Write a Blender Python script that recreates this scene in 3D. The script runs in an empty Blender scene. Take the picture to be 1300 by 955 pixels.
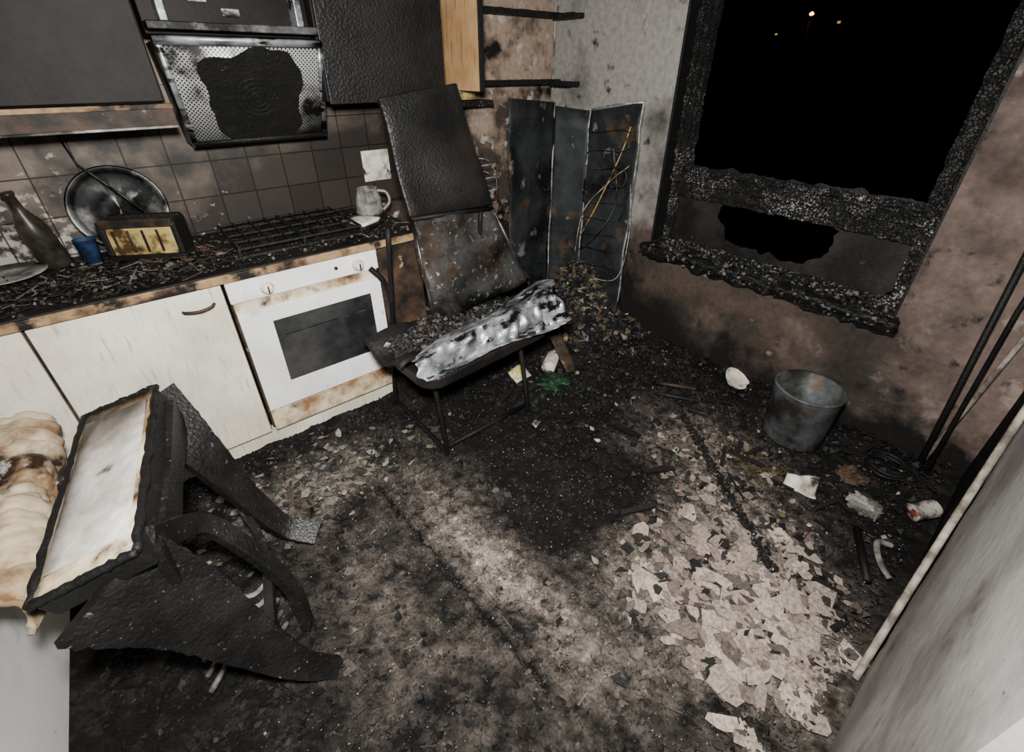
import bpy, math, random
from mathutils import Vector, Matrix, noise
random.seed(7)
D=bpy.data
def N3(x,y,z=0,s=1.0): return noise.noise(Vector((x*s,y*s,z*s)))
def FB(x,y,z=0,s=1.0,o=4): return noise.fractal(Vector((x*s,y*s,z*s)),1.0,2.0,o)

# ---------------------------------------------------------------- materials
def newmat(name):
    m=D.materials.new(name); m.use_nodes=True
    nt=m.node_tree; b=nt.nodes['Principled BSDF']
    return m,nt,b
def nd(nt,t,**k):
    n=nt.nodes.new(t)
    for a,v in k.items(): setattr(n,a,v)
    return n
def mixc(nt,fac,a,b):
    n=nt.nodes.new('ShaderNodeMix'); n.data_type='RGBA'
    for sock,v in ((n.inputs[0],fac),(n.inputs[6],a),(n.inputs[7],b)):
        if hasattr(v,'is_linked') or hasattr(v,'links'): nt.links.new(v,sock)
        elif isinstance(v,(tuple,list)): sock.default_value=(*v,1) if len(v)==3 else v
        else: sock.default_value=v
    return n.outputs[2]
def noisef(nt,co,scale,lo,hi,detail=6,rough=.6,dist=0.,grad=()):
    n=nd(nt,'ShaderNodeTexNoise'); n.inputs['Scale'].default_value=scale
    n.inputs['Detail'].default_value=detail; n.inputs['Roughness'].default_value=rough
    n.inputs['Distortion'].default_value=dist
    nt.links.new(co,n.inputs['Vector'])
    out=n.outputs['Fac']
    for vec,off in grad:
        d=nd(nt,'ShaderNodeVectorMath',operation='DOT_PRODUCT'); d.inputs[1].default_value=vec
        nt.links.new(co,d.inputs[0])
        a=nd(nt,'ShaderNodeMath',operation='ADD',use_clamp=False); nt.links.new(d.outputs['Value'],a.inputs[0]); a.inputs[1].default_value=off
        cl=nd(nt,'ShaderNodeClamp'); cl.inputs['Min'].default_value=-.5; cl.inputs['Max'].default_value=.5
        nt.links.new(a.outputs[0],cl.inputs['Value'])
        s=nd(nt,'ShaderNodeMath',operation='ADD'); nt.links.new(out,s.inputs[0]); nt.links.new(cl.outputs[0],s.inputs[1]); out=s.outputs[0]
    mr=nd(nt,'ShaderNodeMapRange'); mr.inputs['From Min'].default_value=lo; mr.inputs['From Max'].default_value=hi
    nt.links.new(out,mr.inputs['Value'])
    return mr.outputs['Result']
def grime(name,base,soot,layers=(),lo=.4,hi=.6,scale=4,rough=.7,bump=.3,bscale=60,metal=0,grad=(),stretch=None,spec=.2,fine=.35,bd=.005):
    """base colour covered with noise-driven soot; extra layers=(color,scale,lo,hi[,grad])"""
    m,nt,b=newmat(name)
    tc=nd(nt,'ShaderNodeTexCoord'); co=tc.outputs['Object']
    if stretch:
        mp=nd(nt,'ShaderNodeMapping'); mp.inputs['Scale'].default_value=stretch
        nt.links.new(co,mp.inputs['Vector']); cs=mp.outputs[0]
    else: cs=co
    c=mixc(nt,noisef(nt,co,scale,lo,hi,grad=grad),base,soot)
    for l in layers:
        c=mixc(nt,noisef(nt,cs if stretch else co,l[1],l[2],l[3],grad=l[4] if len(l)>4 else ()),c,l[0])
    f=noisef(nt,cs,bscale*.7,.35,.75,detail=3)
    dk=mixc(nt,f,(1,1,1),(1-fine,)*3)
    mu=nt.nodes.new('ShaderNodeMix'); mu.data_type='RGBA'; mu.blend_type='MULTIPLY'; mu.inputs[0].default_value=1
    nt.links.new(c,mu.inputs[6]); nt.links.new(dk,mu.inputs[7])
    nt.links.new(mu.outputs[2],b.inputs['Base Color'])
    b.inputs['Roughness'].default_value=rough; b.inputs['Metallic'].default_value=metal
    b.inputs['Specular IOR Level'].default_value=spec
    if bump:
        bn=nd(nt,'ShaderNodeTexNoise'); bn.inputs['Scale'].default_value=bscale; bn.inputs['Detail'].default_value=5
        nt.links.new(cs,bn.inputs['Vector'])
        bp=nd(nt,'ShaderNodeBump'); bp.inputs['Strength'].default_value=bump; bp.inputs['Distance'].default_value=bd
        nt.links.new(bn.outputs['Fac'],bp.inputs['Height']); nt.links.new(bp.outputs[0],b.inputs['Normal'])
    return m
def vcol(name,rough=.9,bump=.6,bscale=90,fine=.5,spec=.15):
    m,nt,b=newmat(name)
    at=nd(nt,'ShaderNodeAttribute',attribute_name='Col')
    tc=nd(nt,'ShaderNodeTexCoord'); co=tc.outputs['Object']
    f=noisef(nt,co,bscale,.38,.68,detail=4)
    dk=mixc(nt,f,(1.15,1.15,1.15),(1-fine,)*3)
    mu=nt.nodes.new('ShaderNodeMix'); mu.data_type='RGBA'; mu.blend_type='MULTIPLY'; mu.inputs[0].default_value=1
    nt.links.new(at.outputs['Color'],mu.inputs[6]); nt.links.new(dk,mu.inputs[7])
    nt.links.new(mu.outputs[2],b.inputs['Base Color']); b.inputs['Roughness'].default_value=rough
    b.inputs['Specular IOR Level'].default_value=spec
    bn=nd(nt,'ShaderNodeTexNoise'); bn.inputs['Scale'].default_value=bscale*1.3; bn.inputs['Detail'].default_value=6
    nt.links.new(co,bn.inputs['Vector'])
    bp=nd(nt,'ShaderNodeBump'); bp.inputs['Strength'].default_value=bump; bp.inputs['Distance'].default_value=.008
    nt.links.new(bn.outputs['Fac'],bp.inputs['Height']); nt.links.new(bp.outputs[0],b.inputs['Normal'])
    return m
BLK=(.004,.0038,.0036)
M={}
M['char']=grime('char_black',(.005,.0048,.0046),(.014,.013,.012),scale=14,lo=.55,hi=.75,rough=.6,bump=.7,bscale=80,spec=.25,layers=[((.12,.11,.10),55,.68,.76)])
M['charplain']=grime('soot_black',(.004,.0038,.0036),(.012,.0105,.009),scale=4,rough=.6,bump=.12,bscale=160,spec=.15)
M['doorblk']=grime('sooted_cabinet_door',(.0045,.004,.0038),(.013,.010,.0085),scale=3,rough=.55,bump=.12,bscale=60,spec=.12,layers=[((.04,.032,.026),9,.66,.76)])
def alligator():
    m,nt,b=newmat('alligator_char')
    co=nd(nt,'ShaderNodeTexCoord').outputs['Object']
    v=nd(nt,'ShaderNodeTexVoronoi',feature='DISTANCE_TO_EDGE'); v.inputs['Scale'].default_value=75
    nt.links.new(co,v.inputs['Vector'])
    mr=nd(nt,'ShaderNodeMapRange'); mr.inputs['From Min'].default_value=.0; mr.inputs['From Max'].default_value=.12
    nt.links.new(v.outputs['Distance'],mr.inputs['Value'])
    ash=noisef(nt,co,6,.50,.64,grad=[((0,0,-.22),.24)]); fine=noisef(nt,co,95,.52,.60)
    mm=nd(nt,'ShaderNodeMath',operation='MULTIPLY'); nt.links.new(ash,mm.inputs[0]); nt.links.new(fine,mm.inputs[1])
    c=mixc(nt,mm.outputs[0],(.006,.0055,.005),(.33,.31,.29))
    c=mixc(nt,mr.outputs[0],(.002,.002,.002),c)
    nt.links.new(c,b.inputs['Base Color']); b.inputs['Roughness'].default_value=.6; b.inputs['Specular IOR Level'].default_value=.3
    bp=nd(nt,'ShaderNodeBump'); bp.inputs['Strength'].default_value=.8; bp.inputs['Distance'].default_value=.006
    nt.links.new(mr.outputs[0],bp.inputs['Height']); nt.links.new(bp.outputs[0],b.inputs['Normal'])
    return m
M['alli']=alligator()
def blistered(name,sc,st,dist):
    m,nt,b=newmat(name)
    co=nd(nt,'ShaderNodeTexCoord').outputs['Object']
    v=nd(nt,'ShaderNodeTexVoronoi'); v.inputs['Scale'].default_value=sc
    nt.links.new(co,v.inputs['Vector'])
    c=mixc(nt,noisef(nt,co,4,.42,.7),(.004,.004,.004),(.014,.011,.009))
    nt.links.new(c,b.inputs['Base Color']); b.inputs['Roughness'].default_value=.45; b.inputs['Specular IOR Level'].default_value=.3
    bp=nd(nt,'ShaderNodeBump'); bp.inputs['Strength'].default_value=st; bp.inputs['Distance'].default_value=dist
    nt.links.new(v.outputs['Distance'],bp.inputs['Height']); nt.links.new(bp.outputs[0],b.inputs['Normal'])
    return m
M['blist']=blistered('blistered_vinyl',95,.55,.003)
def tiles():
    m,nt,b=newmat('sooty_wall_tiles')
    co=nd(nt,'ShaderNodeTexCoord').outputs['Object']
    sx=nd(nt,'ShaderNodeSeparateXYZ'); nt.links.new(co,sx.inputs[0])
    cb=nd(nt,'ShaderNodeCombineXYZ'); nt.links.new(sx.outputs[0],cb.inputs[0]); nt.links.new(sx.outputs[2],cb.inputs[1])
    br=nd(nt,'ShaderNodeTexBrick',offset=0.,squash=1.)
    br.inputs['Scale'].default_value=1; br.inputs['Brick Width'].default_value=.152; br.inputs['Row Height'].default_value=.152
    br.inputs['Mortar Size'].default_value=.0028; br.inputs['Mortar Smooth'].default_value=.2
    br.inputs['Color1'].default_value=(1,1,1,1); br.inputs['Color2'].default_value=(.6,.6,.6,1); br.inputs['Mortar'].default_value=(.10,.10,.10,1)
    nt.links.new(cb.outputs[0],br.inputs['Vector'])
    mask=noisef(nt,co,3.0,.34,.68,grad=[((.30,0,-.75),1.60)],dist=.4)
    c=mixc(nt,mask,(.155,.122,.094),(.024,.0185,.015))
    c=mixc(nt,noisef(nt,co,5,.48,.66),c,(.020,.0165,.014))
    c=mixc(nt,noisef(nt,co,22,.60,.70,grad=[((-.22,0,-.35),-.14)]),c,(.34,.315,.28))
    mu=nt.nodes.new('ShaderNodeMix'); mu.data_type='RGBA'; mu.blend_type='MULTIPLY'; mu.inputs[0].default_value=1
    nt.links.new(c,mu.inputs[6]); nt.links.new(br.outputs['Color'],mu.inputs[7])
    nt.links.new(mu.outputs[2],b.inputs['Base Color']); b.inputs['Roughness'].default_value=.5; b.inputs['Specular IOR Level'].default_value=.2
    bp=nd(nt,'ShaderNodeBump',invert=True); bp.inputs['Strength'].default_value=.6; bp.inputs['Distance'].default_value=.004
    nt.links.new(br.outputs['Fac'],bp.inputs['Height']); nt.links.new(bp.outputs[0],b.inputs['Normal'])
    return m
M['tiles']=tiles()
M['backwall']=grime('sooty_plaster_back',(.27,.20,.15),(.045,.034,.027),scale=5,lo=.46,hi=.62,rough=.9,bump=.5,bscale=40,grad=[((0,0,-.5),.70)],layers=[((.38,.33,.28),9,.58,.64),((.006,.0055,.005),4,.52,.64)])
M['winwall']=grime('scorched_plaster',(.24,.225,.205),(.066,.046,.037),scale=2.6,lo=.40,hi=.62,rough=.9,bump=.5,bscale=45,grad=[((0,-.75,-.35),-.35)],
   layers=[((.15,.108,.09),2.6,.50,.66,[((0,-.22,0),-.38)]),((.020,.016,.0135),3.0,.42,.66,[((0,.10,-.30),.20)]),((.25,.195,.165),6,.61,.67,[((0,-.10,0),-.2)]),((.028,.023,.019),1.6,.50,.68),
   ((.006,.0055,.005),3.2,.42,.62,[((0,.5,-.62),.60)]),((.007,.0062,.0055),4.5,.42,.60,[((0,0,-1.1),.18)]),((.014,.011,.0095),9,.60,.70)])
M['nearwall']=grime('smoked_plaster_near',(.36,.345,.325),(.21,.195,.18),scale=2.4,rough=.9,bump=.25,bscale=30,spec=.1,fine=.2,layers=[((.10,.088,.077),4,.58,.74),((.05,.043,.037),30,.66,.74),((.006,.0055,.005),8,.46,.56,[((4.2,0,-4.2),5.05)])])
M['leftwall']=grime('sooty_plaster_left',(.2,.18,.16),(.02,.018,.016),scale=3,rough=.9)
M['ceil']=grime('sooty_ceiling',(.06,.055,.05),BLK,scale=2,rough=.9,bump=.3)
M['white']=grime('white_enamel',(.70,.70,.69),(.54,.53,.50),scale=3,lo=.4,hi=.7,rough=.35,bump=.03,fine=.05,spec=.4,layers=[((.25,.15,.08),14,.68,.76),((.30,.27,.23),5,.60,.78)])
M['door']=grime('cream_woodgrain_laminate',(.66,.63,.54),(.50,.46,.37),scale=2.5,rough=.45,bump=.08,bscale=30,stretch=(9,9,.9),fine=.12,layers=[((.36,.31,.23),9,.58,.72),((.12,.09,.06),7,.66,.76)])
M['smudged']=grime('smudged_white_melamine',(.55,.52,.48),(.25,.21,.175),scale=5,lo=.40,hi=.66,rough=.5,bump=.1,bscale=40,layers=[((.05,.035,.025),7,.60,.70)])
M['scorched']=grime('scorched_cream',(.58,.49,.34),(.21,.11,.05),scale=6,lo=.42,hi=.60,rough=.5,bump=.1,fine=.15,layers=[((.02,.012,.008),7,.51,.62)])
M['scorchdark']=grime('scorched_brown',(.065,.038,.022),(.010,.008,.007),scale=6,lo=.38,hi=.58,rough=.6,bump=.2,layers=[((.34,.26,.18),9,.66,.74)])
M['edge']=grime('counter_edge_burnt_wood',(.27,.17,.09),(.06,.032,.018),scale=9,lo=.45,hi=.62,rough=.6,bump=.2,layers=[((.46,.38,.29),16,.6,.68),((.008,.007,.006),8,.50,.58)])
M['pine']=grime('pine_board',(.52,.33,.16),(.38,.22,.10),scale=4,rough=.5,bump=.06,bscale=20,stretch=(7,7,.8),fine=.15,layers=[((.14,.07,.03),6,.56,.7)])
M['glassblk']=grime('oven_glass_black',(.010,.011,.011),(.04,.04,.04),scale=3,rough=.2,bump=0,spec=.5,fine=.1)
M['steel']=grime('burnt_steel',(.16,.16,.155),(.03,.028,.026),scale=7,lo=.4,hi=.6,rough=.42,metal=.7,bump=.15,bscale=30,layers=[((.09,.05,.025),9,.56,.66),((.008,.008,.008),5,.48,.58)])
M['silver']=grime('silver_curled_sheet',(.46,.47,.49),(.12,.125,.13),scale=7,lo=.42,hi=.60,rough=.38,metal=.6,bump=.3,bscale=24,stretch=(1,3,3),layers=[((.010,.010,.010),5,.50,.58),((.70,.68,.64),8,.62,.66)])
M['sheet']=grime('burnt_fridge_sheet',(.03,.034,.036),(.008,.008,.008),scale=4,lo=.4,hi=.6,rough=.5,metal=.3,bump=.15,bscale=25,layers=[((.085,.05,.028),5,.57,.68),((.15,.16,.155),8,.61,.69)])
M['sheetlt']=grime('pale_metal_edge',(.42,.42,.41),(.10,.09,.08),scale=12,rough=.4,metal=.3,bump=.1)
M['rust']=grime('rusted_metal_box',(.060,.057,.054),(.052,.034,.023),scale=6,lo=.50,hi=.62,rough=.5,metal=.5,bump=.3,bscale=40,layers=[((.007,.007,.007),4,.42,.58),((.2,.2,.19),40,.60,.68)])
def perf():
    m,nt,b=newmat('perforated_filter')
    co=nd(nt,'ShaderNodeTexCoord').outputs['Object']
    sx=nd(nt,'ShaderNodeSeparateXYZ'); nt.links.new(co,sx.inputs[0])
    def w(sock,k):
        a=nd(nt,'ShaderNodeMath',operation='MULTIPLY'); nt.links.new(sock,a.inputs[0]); a.inputs[1].default_value=k
        s=nd(nt,'ShaderNodeMath',operation='SINE'); nt.links.new(a.outputs[0],s.inputs[0]); return s.outputs[0]
    p=nd(nt,'ShaderNodeMath',operation='MULTIPLY'); nt.links.new(w(sx.outputs[0],420),p.inputs[0]); nt.links.new(w(sx.outputs[2],420),p.inputs[1])
    g=nd(nt,'ShaderNodeMath',operation='GREATER_THAN'); nt.links.new(p.outputs[0],g.inputs[0]); g.inputs[1].default_value=.25
    c=mixc(nt,g.outputs[0],(.46,.46,.44),(.015,.015,.015))
    c=mixc(nt,noisef(nt,co,6,.48,.62),c,(.012,.011,.010))
    nt.links.new(c,b.inputs['Base Color']); b.inputs['Roughness'].default_value=.5; b.inputs['Metallic'].default_value=.3
    return m
M['perf']=perf()
M['melt']=grime('melted_plastic',(.44,.36,.24),(.16,.09,.045),scale=6,lo=.42,hi=.58,rough=.35,bump=.15,bscale=25,fine=.15,layers=[((.022,.012,.008),5,.52,.61),((.55,.52,.46),6,.60,.68)])
M['cup']=grime('blue_plastic',(.02,.045,.11),(.01,.015,.03),scale=12,rough=.35,bump=.05)
M['bottle']=grime('smoked_bottle',(.035,.028,.022),(.008,.007,.006),scale=10,rough=.35,bump=.1)
M['yellow']=grime('yellowed_metal',(.36,.27,.10),(.05,.028,.012),scale=14,lo=.45,hi=.6,rough=.45,bump=.1)
M['paper']=grime('paper',(.56,.53,.46),(.30,.255,.20),scale=14,lo=.45,hi=.66,rough=.8,bump=.1,fine=.15,layers=[((.02,.017,.015),10,.55,.64)])
M['packet']=grime('yellow_packet',(.55,.44,.08),(.55,.53,.46),scale=25,lo=.48,hi=.52,rough=.5,bump=.1)
M['green']=grime('green_foil',(.02,.060,.026),(.006,.012,.007),scale=14,rough=.5,bump=.5,lo=.38,hi=.55)
M['grey']=grime('grey_ceramic',(.27,.255,.23),(.06,.055,.05),scale=10,lo=.42,hi=.6,rough=.4,bump=.1)
M['red']=grime('red_print',(.14,.03,.02),(.32,.30,.26),scale=28,lo=.40,hi=.46,rough=.5,layers=[((.02,.02,.02),12,.42,.54)])
M['greywood']=grime('pale_pole',(.34,.30,.25),(.11,.09,.07),scale=14,rough=.7,bump=.2)
M['binm']=grime('scorched_bin',(.10,.108,.108),(.022,.02,.018),scale=5,lo=.4,hi=.6,rough=.5,metal=.3,bump=.08,layers=[((.10,.06,.035),6,.60,.70)])
M['vfloor']=vcol('floor_burnt_debris',bscale=120,fine=.6); M['vshard']=vcol('debris_flakes',bump=.3,fine=.5,spec=.25,rough=.7)
def emit(name,c,s):
    m,nt,b=newmat(name); b.inputs['Emission Color'].default_value=(*c,1); b.inputs['Emission Strength'].default_value=s; b.inputs['Base Color'].default_value=(0,0,0,1); return m

# ---------------------------------------------------------------- geometry
def link(o,p=None):
    bpy.context.collection.objects.link(o)
    if p: o.parent=p
    return o
def group(name):
    e=D.objects.new(name,None); e.empty_display_size=.1; return link(e)
def mesh(name,vs,fs,mat,parent=None,smooth=False,cols=None):
    me=D.meshes.new(name); me.from_pydata([tuple(v) for v in vs],[],fs)
    me.materials.append(mat)
    if cols:
        a=me.color_attributes.new('Col','FLOAT_COLOR','POINT')
        flat=[]
        for c in cols: flat+= [c[0],c[1],c[2],1]
        a.data.foreach_set('color',flat)
    if smooth: me.polygons.foreach_set('use_smooth',[True]*len(me.polygons))
    me.validate(); me.update()
    return link(D.objects.new(name,me),parent)
def bev(o,w=.004,s=2):
    m=o.modifiers.new('b','BEVEL'); m.width=w; m.segments=s; m.limit_method='ANGLE'; return o
CF=[(0,3,2,1),(4,5,6,7),(0,1,5,4),(1,2,6,5),(2,3,7,6),(3,0,4,7)]
def bv(lo,hi): 
    a,b=lo,hi
    return [(a[0],a[1],a[2]),(b[0],a[1],a[2]),(b[0],b[1],a[2]),(a[0],b[1],a[2]),(a[0],a[1],b[2]),(b[0],a[1],b[2]),(b[0],b[1],b[2]),(a[0],b[1],b[2])]
def box(name,lo,hi,mat,parent=None,b=.003):
    lo,hi=[min(x,y) for x,y in zip(lo,hi)],[max(x,y) for x,y in zip(lo,hi)]
    o=mesh(name,bv(lo,hi),CF,mat,parent)
    if b: bev(o,b)
    return o
def boxes(name,L,mat,parent=None,b=0):
    vs=[];fs=[]
    for lo,hi in L:
        lo,hi=[min(x,y) for x,y in zip(lo,hi)],[max(x,y) for x,y in zip(lo,hi)]
        k=len(vs); vs+=bv(lo,hi); fs+=[tuple(i+k for i in f) for f in CF]
    o=mesh(name,vs,fs,mat,parent)
    if b: bev(o,b)
    return o
def rbar(name,L,mat,parent=None,step=.02,amp=.005):
    """rough charred timbers: boxes finely subdivided along their length and eroded"""
    vs=[];fs=[]
    for lo,hi in L:
        a=[min(x,y) for x,y in zip(lo,hi)]; b=[max(x,y) for x,y in zip(lo,hi)]
        d=[b[i]-a[i] for i in range(3)]; ax=d.index(max(d)); o=[i for i in range(3) if i!=ax]
        n=max(2,int(d[ax]/step)); m=3
        ring=[(i/m,0) for i in range(m)]+[(1,i/m) for i in range(m)]+[(1-i/m,1) for i in range(m)]+[(0,1-i/m) for i in range(m)]
        K=len(ring); k0=len(vs)
        for i in range(n+1):
            for (u,v) in ring:
                p=[0,0,0]; p[ax]=a[ax]+d[ax]*i/n; p[o[0]]=a[o[0]]+d[o[0]]*u; p[o[1]]=a[o[1]]+d[o[1]]*v
                p=Vector(p); c=Vector(p); c[o[0]]=a[o[0]]+d[o[0]]*.5; c[o[1]]=a[o[1]]+d[o[1]]*.5
                e=amp*(FB(p.x,p.y,p.z,28)+.6*FB(p.x,p.y,p.z,70)-.3)
                dv=(p-c)
                if dv.length>0: p=p+dv.normalized()*e
                vs.append(p)
        for i in range(n):
            for k in range(K): fs.append((k0+i*K+k,k0+i*K+(k+1)%K,k0+(i+1)*K+(k+1)%K,k0+(i+1)*K+k))
        fs.append(tuple(range(k0,k0+K))[::-1]); fs.append(tuple(range(k0+n*K,k0+n*K+K)))
    return mesh(name,vs,fs,mat,parent)
def slab(name,P,th,mat,parent=None,sub=8,disp=0,ns=6,b=0,smooth=True):
    P=[Vector(p) for p in P]; n=((P[1]-P[0]).cross(P[3]-P[0])).normalized()
    vs=[];fs=[]
    for j in range(sub+1):
        for i in range(sub+1):
            u=i/sub;v=j/sub
            p=(P[0]*(1-u)+P[1]*u)*(1-v)+(P[3]*(1-u)+P[2]*u)*v
            p=p+n*disp*noise.noise(p*ns); vs.append(p)
    for j in range(sub):
        for i in range(sub):
            k=j*(sub+1)+i; fs.append((k,k+1,k+sub+2,k+sub+1))
    o=mesh(name,vs,fs,mat,parent,smooth)
    s=o.modifiers.new('s','SOLIDIFY'); s.thickness=th; s.offset=0
    if b: bev(o,b)
    return o
def tube(name,pts,r,mat,parent=None,seg=10,radii=None):
    pts=[Vector(p) for p in pts]; vs=[];fs=[]; prev=None
    for i,p in enumerate(pts):
        t=(pts[min(i+1,len(pts)-1)]-pts[max(i-1,0)]).normalized()
        if prev is None:
            a=Vector((0,0,1)) if abs(t.z)<.9 else Vector((1,0,0)); u=t.cross(a).normalized()
        else: u=(prev-t*prev.dot(t)).normalized()
        prev=u; w=t.cross(u); rr=radii[i] if radii else r
        for k in range(seg):
            a=2*math.pi*k/seg; vs.append(p+(u*math.cos(a)+w*math.sin(a))*rr)
    for i in range(len(pts)-1):
        for k in range(seg):
            fs.append((i*seg+k,i*seg+(k+1)%seg,(i+1)*seg+(k+1)%seg,(i+1)*seg+k))
    fs.append(tuple(range(seg))[::-1]); fs.append(tuple(range(len(vs)-seg,len(vs))))
    return mesh(name,vs,fs,mat,parent,True)
def lathe(name,prof,c,mat,parent=None,seg=36,warp=0,axis=None,th=0):
    vs=[];fs=[]
    for r,z in prof:
        for k in range(seg):
            a=2*math.pi*k/seg; rr=r*(1+warp*N3(math.cos(a)*1.5,math.sin(a)*1.5,z*6))
            vs.append(Vector((rr*math.cos(a),rr*math.sin(a),z)))
    for i in range(len(prof)-1):
        for k in range(seg): fs.append((i*seg+k,i*seg+(k+1)%seg,(i+1)*seg+(k+1)%seg,(i+1)*seg+k))
    if axis is not None: vs=[axis@v for v in vs]
    c=Vector(c); vs=[v+c for v in vs]
    o=mesh(name,vs,fs,mat,parent,True)
    if th: s=o.modifiers.new('s','SOLIDIFY'); s.thickness=th; s.offset=0
    return o
def bez(pts,n=24):
    pts=[Vector(p) for p in pts]; out=[]
    P=[pts[0]*2-pts[1]]+pts+[pts[-1]*2-pts[-2]]
    per=max(2,n//(len(pts)-1))
    for i in range(1,len(P)-2):
        for k in range(per):
            t=k/per; a,b,c,d=P[i-1],P[i],P[i+1],P[i+2]
            out.append(.5*((2*b)+(c-a)*t+(2*a-5*b+4*c-d)*t*t+(3*b-a-3*c+d)*t**3))
    out.append(pts[-1]); return out

# ================================================================ ROOM SHELL
XL=-3.45; YB=.1; YN=-2.64; H=2.5
boxes('wall_back',[((XL-.15,YB,0),(.25,YB+.15,H))],M['backwall'])
bsp=boxes('backsplash_tiles',[((XL+.002,YB-.012,.90),(-1.15,YB-.001,1.52))],M['tiles'])
W0,W1=-.86,-2.17
boxes('wall_right',[((0,YB,0),(.25,W0,H)),((0,W1,0),(.25,YN-.15,H)),((0,W0,0),(.25,W1,.59)),((0,W0,2.3),(.25,W1,H))],M['winwall'])
boxes('wall_left',[((XL-.15,YB,0),(XL,-3.4,H))],M['leftwall'])
boxes('wall_near',[((-1.95,YN-.12,0),(0,YN,H)),((XL,YN-.12,0),(-3.0,YN,H)),((-3.0,YN-.12,2.1),(-1.95,YN,H))],M['nearwall'])
boxes('ceiling',[((XL-.15,YB+.15,H),(.25,-3.4,H+.1))],M['ceil'])
# floor field
def G(x,y,cx,cy,sx,sy,a=0):
    c,s=math.cos(a),math.sin(a); dx,dy=x-cx,y-cy; u=(dx*c+dy*s)/sx; v=(-dx*s+dy*c)/sy
    return math.exp(-.5*(u*u+v*v))
def LF(x,y):
    l=.02+.60*G(x,y,-1.33,-2.36,.19,.17)+.38*G(x,y,-1.02,-2.08,.20,.19)+.26*G(x,y,-2.25,-.85,.26,.14)+.50*G(x,y,-1.87,-1.62,.07,.32,.1)+.20*G(x,y,-1.72,-1.30,.12,.2)
    l+=.15*G(x,y,-2.25,-1.5,.16,.4)+.28*G(x,y,-.68,-1.75,.15,.2)+.40*G(x,y,-1.42,-1.98,.13,.12)+.14*G(x,y,-1.75,-2.1,.3,.2)-.32*G(x,y,-1.34,-1.42,.22,.30)
    l+=.2*G(x,y,-.95,-1.62,.08,.2,.6)
    return max(0,l)
def HF(x,y):
    h=.40*G(x,y,-.26,-.50,.12,.19)+.07*G(x,y,-.45,-.8,.2,.2)+.06*math.exp(-((x)/.12)**2)*(1 if y<-.3 else .5)
    h+=.035*math.exp(-((y-YN)/.15)**2)
    return h
def FC(x,y,extra=0):
    l=LF(x,y); n=FB(x,y,0,6)*.65; n2=FB(x,y,3,24)*.7; n3=FB(x,y,8,70)*.5
    m=max(0,min(1,(l+ (n+n2+n3)*(.08+1.05*l))*1.0+extra))
    a=(.0042,.0038,.0035); b=(.34,.28,.235)
    t=m**1.25
    return tuple(a[i]*(1-t)+b[i]*t for i in range(3))
step=.0105; nx=int(3.1/step); ny=int(2.9/step)
vs=[];cs=[];fs=[]
for j in range(ny+1):
    for i in range(nx+1):
        x=-3.45+i*3.45/nx; y=.1-j*3.4/ny
        z=.012*FB(x,y,0,14)+.014*abs(FB(x,y,5,40))+.004
        g=abs((x+2.035)+ .056*(y+1.06)+.004*N3(y,0,0,20))   # floor joint
        c=FC(x,y)
        if g<.008 and -2.05<y<-1.0: z-=.012; c=(.003,.003,.003)
        vs.append((x,y,z)); cs.append(c)
for j in range(ny):
    for i in range(nx):
        k=j*(nx+1)+i; fs.append((k,k+nx+1,k+nx+2,k+1))
mesh('floor',vs,fs,M['vfloor'],None,True,cs)

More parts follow.
